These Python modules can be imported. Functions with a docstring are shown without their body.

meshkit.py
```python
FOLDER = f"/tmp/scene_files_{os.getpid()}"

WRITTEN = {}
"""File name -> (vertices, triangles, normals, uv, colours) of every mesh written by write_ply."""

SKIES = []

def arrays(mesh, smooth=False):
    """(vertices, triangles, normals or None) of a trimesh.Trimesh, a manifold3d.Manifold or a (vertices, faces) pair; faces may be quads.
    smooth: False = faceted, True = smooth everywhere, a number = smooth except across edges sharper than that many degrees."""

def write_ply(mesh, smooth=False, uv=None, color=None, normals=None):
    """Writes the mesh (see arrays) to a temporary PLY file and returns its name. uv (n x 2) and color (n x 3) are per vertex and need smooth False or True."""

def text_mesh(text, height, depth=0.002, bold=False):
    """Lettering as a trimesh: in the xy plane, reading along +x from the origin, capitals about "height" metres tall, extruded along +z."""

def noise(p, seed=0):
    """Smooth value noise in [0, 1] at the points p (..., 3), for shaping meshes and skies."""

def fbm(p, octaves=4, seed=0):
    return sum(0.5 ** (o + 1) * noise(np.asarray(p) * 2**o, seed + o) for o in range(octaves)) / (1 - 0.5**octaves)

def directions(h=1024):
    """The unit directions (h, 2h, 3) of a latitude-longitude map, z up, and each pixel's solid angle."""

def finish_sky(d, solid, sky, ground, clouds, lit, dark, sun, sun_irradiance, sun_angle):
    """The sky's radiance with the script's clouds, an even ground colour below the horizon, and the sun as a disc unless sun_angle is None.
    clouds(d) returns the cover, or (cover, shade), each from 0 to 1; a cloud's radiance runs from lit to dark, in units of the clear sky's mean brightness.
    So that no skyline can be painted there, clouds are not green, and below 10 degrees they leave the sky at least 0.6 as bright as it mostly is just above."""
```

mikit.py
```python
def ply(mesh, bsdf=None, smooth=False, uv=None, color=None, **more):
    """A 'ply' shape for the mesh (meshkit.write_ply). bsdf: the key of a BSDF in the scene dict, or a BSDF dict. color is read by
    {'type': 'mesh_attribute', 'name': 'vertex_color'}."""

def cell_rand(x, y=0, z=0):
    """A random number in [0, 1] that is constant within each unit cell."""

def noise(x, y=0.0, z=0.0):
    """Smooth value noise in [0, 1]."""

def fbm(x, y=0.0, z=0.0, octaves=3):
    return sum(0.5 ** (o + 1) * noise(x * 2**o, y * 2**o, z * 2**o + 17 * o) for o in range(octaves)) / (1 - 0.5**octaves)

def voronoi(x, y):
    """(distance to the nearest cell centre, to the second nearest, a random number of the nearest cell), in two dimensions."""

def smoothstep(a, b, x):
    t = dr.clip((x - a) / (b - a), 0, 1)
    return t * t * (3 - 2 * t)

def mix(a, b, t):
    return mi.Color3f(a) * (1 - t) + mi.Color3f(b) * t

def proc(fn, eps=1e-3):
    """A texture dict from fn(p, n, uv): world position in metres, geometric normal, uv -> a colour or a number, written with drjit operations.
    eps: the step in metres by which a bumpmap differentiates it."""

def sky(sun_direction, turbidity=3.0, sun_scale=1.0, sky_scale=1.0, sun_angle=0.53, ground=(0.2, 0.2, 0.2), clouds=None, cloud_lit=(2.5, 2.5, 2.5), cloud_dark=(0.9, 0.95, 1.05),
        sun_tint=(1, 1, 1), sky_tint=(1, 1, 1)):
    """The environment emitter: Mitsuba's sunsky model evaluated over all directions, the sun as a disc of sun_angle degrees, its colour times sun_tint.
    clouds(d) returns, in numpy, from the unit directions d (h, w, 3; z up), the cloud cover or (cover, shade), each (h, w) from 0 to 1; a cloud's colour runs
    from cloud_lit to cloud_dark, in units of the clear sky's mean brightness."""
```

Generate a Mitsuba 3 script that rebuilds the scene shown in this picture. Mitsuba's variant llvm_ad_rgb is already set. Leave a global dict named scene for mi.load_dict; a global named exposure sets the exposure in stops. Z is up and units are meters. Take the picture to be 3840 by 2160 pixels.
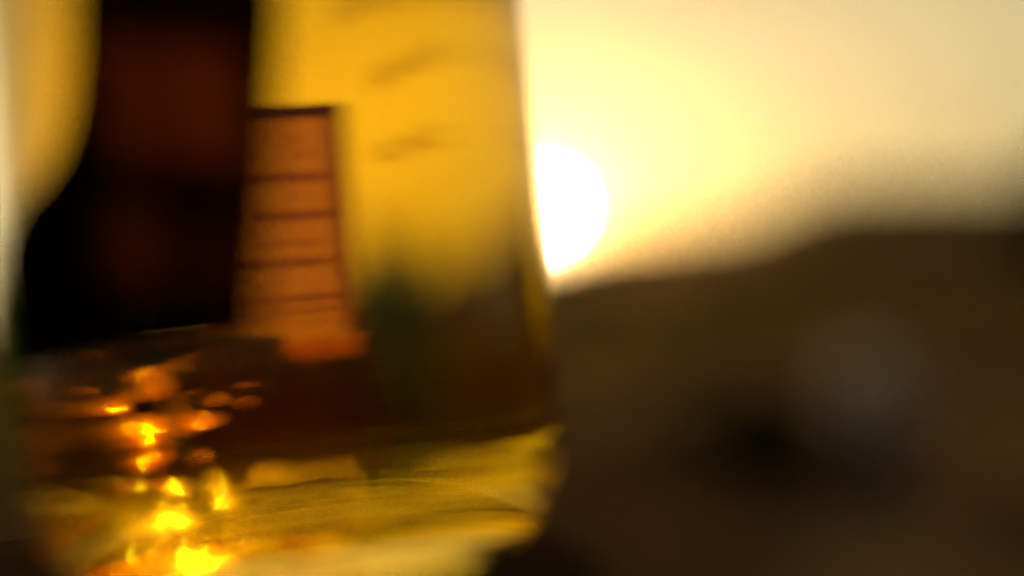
import math
import numpy as np
import trimesh
import mitsuba as mi
import meshkit
import mikit
from mikit import noise, fbm, smoothstep, mix
import drjit as dr
from shapely.geometry import Polygon

T = mi.ScalarTransform4f
scene, labels = {}, {}

# ------------------------------------------------------------------ camera, sky, exposure
YAW, ROLL, PITCH = math.radians(12.48), math.radians(5.5), math.radians(1.99)
EYE = np.array([0.0, -0.15908, 0.0315])


def heading(az, el=0.0):
    """Unit vector at an azimuth right of the line of sight and an elevation, in radians."""
    return np.array([math.sin(YAW + az) * math.cos(el), math.cos(YAW + az) * math.cos(el), math.sin(el)])


def place(az, dist, z=0.0):
    """A point of the landscape, by azimuth in degrees and distance in metres from the bottle."""
    h = heading(math.radians(az)) * dist
    return np.array([h[0], h[1], z])


fwd, upv = heading(0, PITCH), heading(0, PITCH + math.pi / 2)
up = math.cos(ROLL) * upv + math.sin(ROLL) * heading(math.pi / 2)
scene['camera'] = {
    'type': 'thinlens', 'fov': 55.0, 'fov_axis': 'x', 'near_clip': 0.01, 'far_clip': 20000.0,
    'aperture_radius': 0.0105, 'focus_distance': 0.187,
    'to_world': T().look_at(origin=EYE.tolist(), target=(EYE + fwd).tolist(), up=up.tolist()),
    'medium': {'type': 'ref', 'id': 'air'},
}
SUN = heading(math.radians(2.21), math.radians(6.28))


def veil(d):
    """Thin bright evening cloud along the lower sky on the sun's side, brightest where it lies over the sun."""
    elev = np.degrees(np.arcsin(np.clip(d[..., 2], -1, 1)))
    side = d[..., 0] * SUN[0] + d[..., 1] * SUN[1]
    n = meshkit.fbm(d * [3, 3, 9], 3, 7)
    t = np.clip((46 - elev + 14 * (n - .5)) / 34, 0, 1)
    w = np.clip((side + .5) / 1.0, 0, 1)
    east = np.clip((np.degrees(np.arctan2(d[..., 0], d[..., 1])) - math.degrees(YAW) - 4) / 26, 0, 1)
    low = np.clip((elev - 1.5) / 9, 0, 1)
    west = np.clip((math.degrees(YAW) - 6 - np.degrees(np.arctan2(d[..., 0], d[..., 1]))) / 16, 0, 1)
    off = np.degrees(np.arccos(np.clip(d @ SUN, -1, 1)))
    base = t * t * (3 - 2 * t) * w * w * (3 - 2 * w) * (.26 + .2 * n) * (.55 + .45 * low) * (1 - .34 * east + .5 * west)
    return .0933 * (base + (1 - base) * (.5 * np.exp(-(off / 6.0) ** 2) + .2 * np.exp(-(off / 10.0) ** 2))) + .55 * np.exp(-(off / 1.7) ** 2) + .035 * np.exp(-(off / 4.0) ** 2)


scene['sky'] = mikit.sky(SUN, turbidity=3, sun_angle=1.7, sun_scale=.5, sky_tint=(1.0, .97, .7), sun_tint=(1.0, .85, .6), clouds=veil, cloud_lit=(222, 163, 74), cloud_dark=(60, 45, 21))
exposure = 1.3


def ref(key):
    return {'type': 'ref', 'id': key}


def obj(key, mesh, bsdf, smooth=False, label=None, category=None, kind=None, **more):
    scene[key] = mikit.ply(mesh, bsdf, smooth, **more)
    d = {k: v for k, v in (('label', label), ('category', category), ('kind', kind)) if v}
    if d:
        labels[key] = d


# ------------------------------------------------------------------ materials
def rgb(*c):
    return {'type': 'rgb', 'value': list(map(float, c))}


def label_print(p, n, uv):
    """Dark print of the front label: two thinner brown-red bands, uneven, on near-black ink."""
    th = dr.atan2(p.x, -p.y) * 57.2958
    z = p.z * 1000 + 3 + th * .12 + 2.0 * (fbm(th * .12, p.z * 160, 3.0, 2) - .5)
    one = smoothstep(53, 58, z) * (1 - smoothstep(66, 72, z)) * smoothstep(-34, -27, th) * (1 - smoothstep(-9, -3, th))
    two = smoothstep(38, 42.5, z) * (1 - smoothstep(47.5, 52, z)) * smoothstep(-36, -29, th) * (1 - smoothstep(-25, -17, th))
    three = smoothstep(38, 42, z) * (1 - smoothstep(46, 50, z)) * smoothstep(-19, -15, th) * (1 - smoothstep(-11, -6, th))
    patch = .55 + .9 * fbm(th * .1, p.z * 70, 9.0, 2)
    t = dr.clip((one + .5 * two + .22 * three) * patch, 0, 1)
    return mix((.004, .003, .002), (.24, .06, .008), t)


scene['glass'] = {'type': 'dielectric', 'int_ior': 1.5, 'ext_ior': 1.0, 'specular_transmittance': rgb(.95, .80, .34)}
scene['amber_liquid'] = {'type': 'dielectric', 'int_ior': 1.47, 'ext_ior': 1.5, 'specular_transmittance': rgb(.99, .90, .27)}
scene['label_black'] = {'type': 'principledthin', 'base_color': mikit.proc(label_print), 'roughness': .7, 'diff_trans': 1.0, 'spec_trans': 0.0}
scene['paper'] = {'type': 'principledthin', 'base_color': mikit.proc(lambda p, n, uv: mix((.97, .50, .06), (1.0, .60, .09), fbm(p.x * 700, p.z * 700, 1.0))), 'roughness': .9, 'diff_trans': 2.0, 'spec_trans': 0.0}
scene['paper_ink'] = {'type': 'principledthin', 'base_color': rgb(.55, .21, .03), 'roughness': .9, 'diff_trans': 1.2, 'spec_trans': 0.0}
scene['border_ink'] = {'type': 'principledthin', 'base_color': rgb(.16, .045, .01), 'roughness': .9, 'diff_trans': 1.2, 'spec_trans': 0.0}
scene['clear_ink'] = {'type': 'thindielectric', 'specular_transmittance': rgb(.68, .56, .3)}
scene['tint_film'] = {'type': 'thindielectric', 'specular_transmittance': mikit.proc(lambda p, n, uv: mix((.62, .20, .04), (.90, .42, .11), fbm(p.x * 500, p.z * 60, 2.0)))}  # streaky red-orange tint, added to turn the glints seen through it orange
scene['earth'] = {'type': 'diffuse', 'reflectance': mikit.proc(lambda p, n, uv: mix((.10, .045, .010), (.38, .18, .05), smoothstep(.3, .7, fbm(p.x * .05 + 3, p.y * .05, p.z * .1))))}
scene['terrace_mat'] = {'type': 'diffuse', 'reflectance': mikit.proc(lambda p, n, uv: mix((.14, .07, .025), (.36, .19, .08), smoothstep(.3, .7, fbm(p.x * .8, p.y * .8, 0))))}
scene['ledge_mat'] = {'type': 'diffuse', 'reflectance': mikit.proc(lambda p, n, uv: mix((.06, .032, .015), (.14, .075, .035), noise(p.x * 60, p.y * 400, 0)))}
scene['cap_mat'] = {'type': 'principled', 'base_color': rgb(.02, .015, .012), 'roughness': .4}
scene['bark'] = {'type': 'diffuse', 'reflectance': mikit.proc(lambda p, n, uv: mix((.04, .028, .018), (.10, .07, .045), noise(p.x * 30, p.y * 30, p.z * 5)))}
for k, c in (('leaf_green', (.34, .50, .03)), ('leaf_dark', (.035, .05, .012)), ('leaf_grey', (.75, .70, .66))):
    scene[k] = {'type': 'principledthin', 'base_color': rgb(*c), 'roughness': .6, 'diff_trans': 1.5 if k == 'leaf_green' else .9, 'spec_trans': 0.0}
scene['pot_blue'] = {'type': 'principled', 'base_color': rgb(.035, .03, .09), 'roughness': .4}
scene['soil'] = {'type': 'diffuse', 'reflectance': rgb(.03, .02, .012)}

# ------------------------------------------------------------------ setting: terrace, hills, ledge
prof = np.array([[-60, 4.2], [-45, 3.2], [-27.4, 2.12], [-17.7, 2.22], [-6.6, 2.36], [2.66, 2.52], [7.3, 2.75], [11.8, 2.73], [14.0, 2.85], [16.3, 3.4], [18, 3.65], [19.5, 3.65], [21.5, 3.4], [24.4, 3.1],
                 [26.6, 2.9], [30, 2.8], [40, 2.8], [60, 4.2]])
rel = np.radians(np.linspace(-60, 60, 241))
az = YAW + rel
el = np.interp(np.degrees(rel), prof[:, 0], prof[:, 1]) + .95
rows = []
for i, d in enumerate(np.geomspace(14, 800, 90)):
    t = i / 89
    z = -3.0 + (np.tan(np.radians(el)) * 800 + 3.0) * t ** 2.6
    p3 = np.c_[d * np.sin(az) / (4 + d * .1), d * np.cos(az) / (4 + d * .1), az * 0]
    rows.append(np.c_[d * np.sin(az), d * np.cos(az), z + (meshkit.fbm(p3, 3, 2) - .5) * d * .03 * (1 - t * .8)])
rows.append(np.c_[1400 * np.sin(az), 1400 * np.cos(az), np.full(len(az), -30)])
G = np.array(rows)
nr, nc = G.shape[:2]
ii, jj = np.meshgrid(np.arange(nr - 1), np.arange(nc - 1), indexing='ij')
q = np.stack([ii * nc + jj, ii * nc + jj + 1, (ii + 1) * nc + jj + 1, (ii + 1) * nc + jj], -1).reshape(-1, 4)
obj('hills', (G.reshape(-1, 3), q), 'earth', True, 'dark hillside along the horizon under the low sun', kind='structure')
g = trimesh.creation.box((3000, 3000, .2)); g.apply_translation((0, 0, -4.1))
obj('ground', g, 'earth', label='dark ground of the valley below the hills', kind='structure')
t = trimesh.creation.box((60, 16, 1.0)); t.apply_translation((0, 8.3, -1.7))
obj('terrace', t, 'terrace_mat', label='brown terrace floor below the ledge', kind='structure')
t = trimesh.creation.box((1.5, .080, 1.19)); t.apply_translation((-.7152, .002, -.595))
obj('ledge', t, 'ledge_mat', label='brown ledge that the bottle stands on', kind='structure')


# ------------------------------------------------------------------ evening haze
scene['air'] = {'type': 'homogeneous', 'albedo': .95, 'sigma_t': 3e-4, 'phase': {'type': 'hg', 'g': .9}}
scene['haze'] = {'type': 'cube', 'to_world': T().translate([0, 0, 75]).scale([1600, 1600, 105]), 'bsdf': {'type': 'null'}, 'interior': ref('air')}
labels['haze'] = {'kind': 'stuff', 'label': 'warm evening haze in the valley air'}


# ------------------------------------------------------------------ plants
def limb(p0, p1, r0, r1, n=8):
    p0, p1 = np.array(p0, float), np.array(p1, float)
    d = (p1 - p0) / np.linalg.norm(p1 - p0)
    a = np.cross(d, [.3, .9, .1]); a /= np.linalg.norm(a)
    b = np.cross(d, a)
    th = np.linspace(0, 2 * math.pi, n, endpoint=False)
    c = np.cos(th)[:, None] * a + np.sin(th)[:, None] * b
    v = np.vstack([p0 + c * r0, p1 + c * r1])
    i = np.arange(n); k = (i + 1) % n
    return trimesh.Trimesh(v, np.vstack([np.c_[i, k, n + k], np.c_[i, n + k, n + i]]), process=False)


def leaves(rg, centres, radii, count, size):
    """Leaf quads in clumps round the centres."""
    w = np.array(radii) ** 2
    k = rg.choice(len(centres), count, p=w / w.sum())
    u = rg.normal(size=(count, 3)); u /= np.linalg.norm(u, axis=1, keepdims=True)
    c = np.array(centres)[k] + u * (np.array(radii)[k] * rg.random(count) ** .4)[:, None]
    a = rg.normal(size=(count, 3)); a /= np.linalg.norm(a, axis=1, keepdims=True)
    b = np.cross(a, rg.normal(size=(count, 3))); b /= np.linalg.norm(b, axis=1, keepdims=True)
    s = size * rg.uniform(.6, 1.3, (count, 1))
    v = np.stack([c - a * s, c + b * s * .5, c + a * s, c - b * s * .5], 1).reshape(-1, 3)
    i = np.arange(count) * 4
    return trimesh.Trimesh(v, np.vstack([np.c_[i, i + 1, i + 2], np.c_[i, i + 2, i + 3]]), process=False)


def tree(key, base, height, spread, trunk, leaf, count, size, seed, label, category, low=.35):
    rg = np.random.default_rng(seed)
    base = np.array(base, float)
    wood, cs, rs = [limb(base, base + [0, 0, height * .55], trunk, trunk * .6)], [], []
    for i in range(11):
        a, h = i * 2.4 + rg.uniform(-.4, .4), rg.uniform(low, .92)
        r = spread * rg.uniform(.35, .75) * (1.1 - abs(h - .6))
        tip = base + [r * math.cos(a), r * math.sin(a), height * h]
        wood.append(limb(base + [0, 0, height * min(.54, h * .7)], tip, trunk * .35, trunk * .1, 6))
        cs.append(tip); rs.append(spread * rg.uniform(.28, .45))
    obj(key + '__trunk', trimesh.util.concatenate(wood), 'bark', True)
    obj(key + '__crown', leaves(rg, cs, rs, count, size), leaf)
    labels[key] = {'label': label, 'category': category}


tree('leafy_tree', place(-22.5, 12, -3.0), 4.2, 1.5, .14, 'leaf_green', 5000, .11, 1, 'green leafy tree seen through the amber liquid, right of the paper label', 'tree')
tree('dark_tree', place(33.0, 9, -1.2), 2.2, .9, .12, 'leaf_dark', 6000, .09, 2, 'dark tree at the right edge of the picture, rising above the ridge', 'tree')
tree('round_bush', place(12.9, 6.4, -1.2), .62, .5, .03, 'leaf_dark', 5000, .035, 3, 'dark round bush on the terrace, right of the bottle', 'bush', low=.2)
P = place(20.2, 6.2, -1.2)
pot = trimesh.creation.revolve(np.array([(0, 0), (.13, 0), (.15, .02), (.20, .34), (.225, .36), (.225, .40), (.195, .40), (.19, .35), (0, .35)]), sections=40); pot.apply_translation(P)
obj('plant_pot', pot, 'pot_blue', 30, 'dark blue pot on the terrace under the pale shrub', 'pot')
tree('pale_shrub', P + [0, 0, .352], .42, .34, .012, 'leaf_grey', 3500, .022, 5, 'pale grey-leaved shrub growing in the dark blue pot', 'shrub', low=.3)

# ------------------------------------------------------------------ bottle
RB, WALL, NECK = .040, .0026, .0135


def lathe(profile, n=256):
    """Closed solid of revolution from (radius, z) pairs running from the axis round to the axis."""
    return trimesh.creation.revolve(np.array(profile, float), sections=n)


def arc(r0, z0, r1, z1, n):
    """Points from one (radius, z) to another along a smooth S."""
    return [(r0 + (r1 - r0) * (.5 - .5 * math.cos(math.pi * t)), z0 + (z1 - z0) * t) for t in np.linspace(0, 1, n)]


def spline(pts, n=8):
    """Smooth curve through the points."""
    p = np.array([pts[0]] + list(pts) + [pts[-1]], float)
    out = []
    for i in range(1, len(p) - 2):
        p0, p1, p2, p3 = p[i - 1:i + 3]
        for t in np.linspace(0, 1, n, endpoint=False):
            out.append(.5 * (2 * p1 + (p2 - p0) * t + (2 * p0 - 5 * p1 + 4 * p2 - p3) * t * t + (3 * p1 - p0 - 3 * p2 + p3) * t ** 3))
    return [tuple(x) for x in out] + [tuple(p[-1])]


def beads(m):
    """Uneven glass and drips on the far side under the label, with wedges added to bend in sun glints."""
    rg = np.random.default_rng(21)
    v = np.array(m.vertices)
    r, th, z = np.hypot(v[:, 0], v[:, 1]), np.degrees(np.arctan2(v[:, 0], v[:, 1])), v[:, 2] + .003
    zone = np.clip((z - .0125) / .003, 0, 1) * np.clip((np.where(th > -12.8, .0300, .0355) - z) / .002, 0, 1) * np.clip((th + 29) / 5, 0, 1) * np.clip((13 - th) / 5, 0, 1)
    q = np.c_[th * .7, z / .014, z * 0]
    h = .00030 * zone * (meshkit.fbm(q, 3, 11) - .5)
    for a, b, w, tall, slope in ((-18.8, .0160, .0018, .0130, .34), (-21.9, .0210, .0012, .0105, .33), (-18.3, .0275, .0017, .0075, .30), (-15.4, .0215, .0008, .0085, .33)):  # wedges added and sloped to turn the sun toward the camera
        u, x = (z - b) / tall, np.abs(th - a) * math.radians(RB) / w
        rise = np.where(u < .65, np.clip(u, 0, 1), .65 * (.5 + .5 * np.cos(np.pi * np.clip((u - .65) / .35, 0, 1))))
        side = np.clip((1 - x) / .35, 0, 1)
        h = np.maximum(h, rise * tall * slope * side * side * (3 - 2 * side) * zone)
    foot = np.clip((.0135 - z) / .002, 0, 1) * np.clip((z - .0042) / .001, 0, 1)
    h += foot * np.clip((th + 50) / 15, 0, 1) * np.clip((12 - th) / 10, 0, 1) * (.00035 * (meshkit.noise(np.c_[th * .5, z / .0022, z * 0 + 4], 8) - .5) + .0007 * (meshkit.fbm(np.c_[th * .16, z / .006, z * 0 + 4], 2, 8) - .5))  # relief added on the foot to spread the sun glint
    h += .00022 * zone * (meshkit.noise(np.c_[th * .75, z / .0034, z * 0 + 7], 12) - .5) * np.clip((th + 29) / 4, 0, 1) * np.clip((-8 - th) / 6, 0, 1)
    spots = []
    for _ in range(70):
        spots.append((rg.normal(-15, 6), rg.uniform(.014, .034), rg.uniform(.0006, .0017), rg.uniform(.00012, .0004)))
    for a, b, s, hh in spots:
        u = ((th - a) * math.radians(RB) / s) ** 2 + ((z - b) / (s * (1.0 if s > .003 else 1.8))) ** 2
        h += zone * hh * np.where(u < 1, (1 - u) ** 2, 0)
    h = np.where((r > .03) & (v[:, 1] > 0), h, 0)
    v[:, :2] *= (1 + h / np.maximum(r, 1e-6))[:, None]
    return trimesh.Trimesh(v, m.faces, process=False)


outer = spline([(0, .0022), (.012, .0020), (.022, .0012), (.028, .0005), (.031, .0002), (.0336, .0002), (.0345, .0004), (.0352, .0012), (.0365, .0036), (.0380, .0064), (.0391, .0085), (.0398, .0104), (.04, .0122)], 18)
outer += [(RB, z) for z in np.linspace(.0125, .035, 150)] + [(RB, z) for z in np.linspace(.037, .135, 14)] + arc(RB, .138, NECK, .172, 16) + [(NECK, .21), (0, .21)]
obj('bottle__glass', beads(lathe(outer, 1080)), 'glass', 40, 'clear glass wall with a thick base')
inner = spline([(0, .0134), (.010, .0132), (.019, .0121), (.026, .0103), (.0315, .0092), (.0345, .0103), (.0364, .0137), (.0373, .0180), (.0374, .0225)], 8)
inner += [(RB - WALL, z) for z in np.linspace(.024, .133, 20)] + arc(RB - WALL, .135, NECK - WALL, .169, 16) + [(NECK - WALL, .205), (0, .205)]
obj('bottle__liquid', lathe(inner, 256), 'amber_liquid', 40, 'amber liquid filling the bottle')
cap = trimesh.creation.cylinder(.0155, .035, sections=48); cap.apply_translation((0, 0, .2285))
obj('bottle__cap', cap, 'cap_mat', 40)
labels['bottle'] = {'label': 'round glass bottle of amber liquid with a black front label against the setting sun', 'category': 'bottle'}


def plate(poly, side, off=.00012, size=.002):
    """A sheet on the front (side -1) or back (side 1) of the bottle, from its outline (degrees round the bottle, height in metres)."""
    p = np.array(poly, float) * [math.radians(1) * RB, 1]
    v, f = trimesh.creation.triangulate_polygon(Polygon(p), engine='earcut')
    v, f = trimesh.remesh.subdivide_to_size(np.c_[v, v[:, 0] * 0], f, size, max_iter=14)
    th = v[:, 0] / RB
    return trimesh.Trimesh(np.c_[(RB + off) * np.sin(th), side * (RB + off) * np.cos(th), v[:, 1]], f, process=False)


def mm(*pts):
    return [(x, (z - 3) * .001) for x, z in pts]


def rect(x0, x1, z0, z1):
    return mm((x0, z0), (x1, z0), (x1, z1), (x0, z1))


front = mm((4.1, 102), (-33.1, 102), (-33.9, 91), (-35.1, 78.4), (-36.3, 72), (-38.3, 66.5), (-40.6, 62.8), (-44.0, 59.9), (-49.1, 57.8), (-57.1, 55.8), (-64.8, 53), (-81, 49), (-81, 33.6), (-35.1, 33.6), (-6.2, 34.1), (-4.8, 43), (-0.4, 61.4), (2.3, 75.6))
obj('bottle__front_label', plate(front, -1), 'label_black', True, 'black front label with a curved left edge and dim brown-red bands')
obj('bottle__back_label', plate(mm((-12, 75.6), (-12, 36.2), (-2.4, 36.2), (-2, 31.8), (-.9, 33.4), (.3, 30.6), (1.4, 33), (2.6, 30.4), (3.6, 32.7), (4.8, 30.9), (5.6, 32.8), (6.6, 31), (7.5, 31.8), (8.6, 36), (8.6, 75.6)), 1), 'paper', True, 'translucent orange paper label glowing behind the liquid')
rng = np.random.default_rng(4)
ink = [plate(rect(6.7, 8.6, 35.4, 75.6), 1, .0003), plate(rect(-12, 6.65, 73.2, 75.6), 1, .0003)]
obj('bottle__back_label__border', trimesh.util.concatenate(ink), 'border_ink', True)
for k, (z0, z1, dense) in enumerate(((62.2, 63.8, .75), (66.6, 67.4, .45), (59.4, 60.2, .5), (55.6, 57.2, .8), (53.4, 54.0, .5), (51.2, 52.0, .6), (47.4, 49.2, .95), (45.8, 46.3, .6), (44.0, 44.6, .7), (41.4, 42.8, .9), (39.4, 40.4, .95), (37.6, 38.1, .7), (69.4, 70.0, .4))):
    x, words = -9., []
    while x < 5.6:
        w = rng.uniform(.7, 2.4)
        if rng.random() < dense * (1.15 if x < 0 else .8):
            words.append(plate(rect(x, min(x + w, 6.0), z0, z1), 1, .0003))
        x += w + .3
    obj('bottle__back_label__text_line' + (f'_{k:03d}' if k else ''), trimesh.util.concatenate(words), 'paper_ink', True)
for k, (word, a0, a1, z0, z1, h) in enumerate((('NAR', 12.2, 20.6, 76.6, 82.0, 4.6), ('IKP', 12.2, 20.4, 63.2, 67.2, 4.2), ('RTHE', 7.9, 21.5, 89.5, 92.5, 4.6))):
    m = meshkit.text_mesh(word, .01, .0001)
    v = np.array(m.vertices)
    w = (v[:, 0] - v[:, 0].min()) / np.ptp(v[:, 0])
    th = np.radians(a1 + (a0 - a1) * w)                      # reads from outside, so it is mirrored through the bottle
    zz = (z0 - 3 + (z1 - z0) * (1 - w)) * .001 + v[:, 1] / .01 * h * .001
    rr = RB + .0002 + v[:, 2]
    obj('bottle__lettering' + (f'_{k:03d}' if k else ''), trimesh.Trimesh(np.c_[rr * np.sin(th), rr * np.cos(th), zz], m.faces, process=False), 'clear_ink')
film = [(-29, .0355)] + [(-28, .034), (-29, .028), (-27.5, .021), (-28.5, .016)] + [(-27 + i * 2.0, .0145 + .0014 * math.sin(i * 1.9) + .0012 * math.sin(i * .8)) for i in range(20)] + [(12, .017), (10.8, .024), (9.6, .029), (9.2, .0355)]
film = [(a, b - .003) for a, b in film]
obj('bottle__tint_sheet', plate(film, 1, .0034), 'tint_film', True, 'reddish film added below the paper label to tint the light behind it orange')  # sheet added to colour the light passing below the label
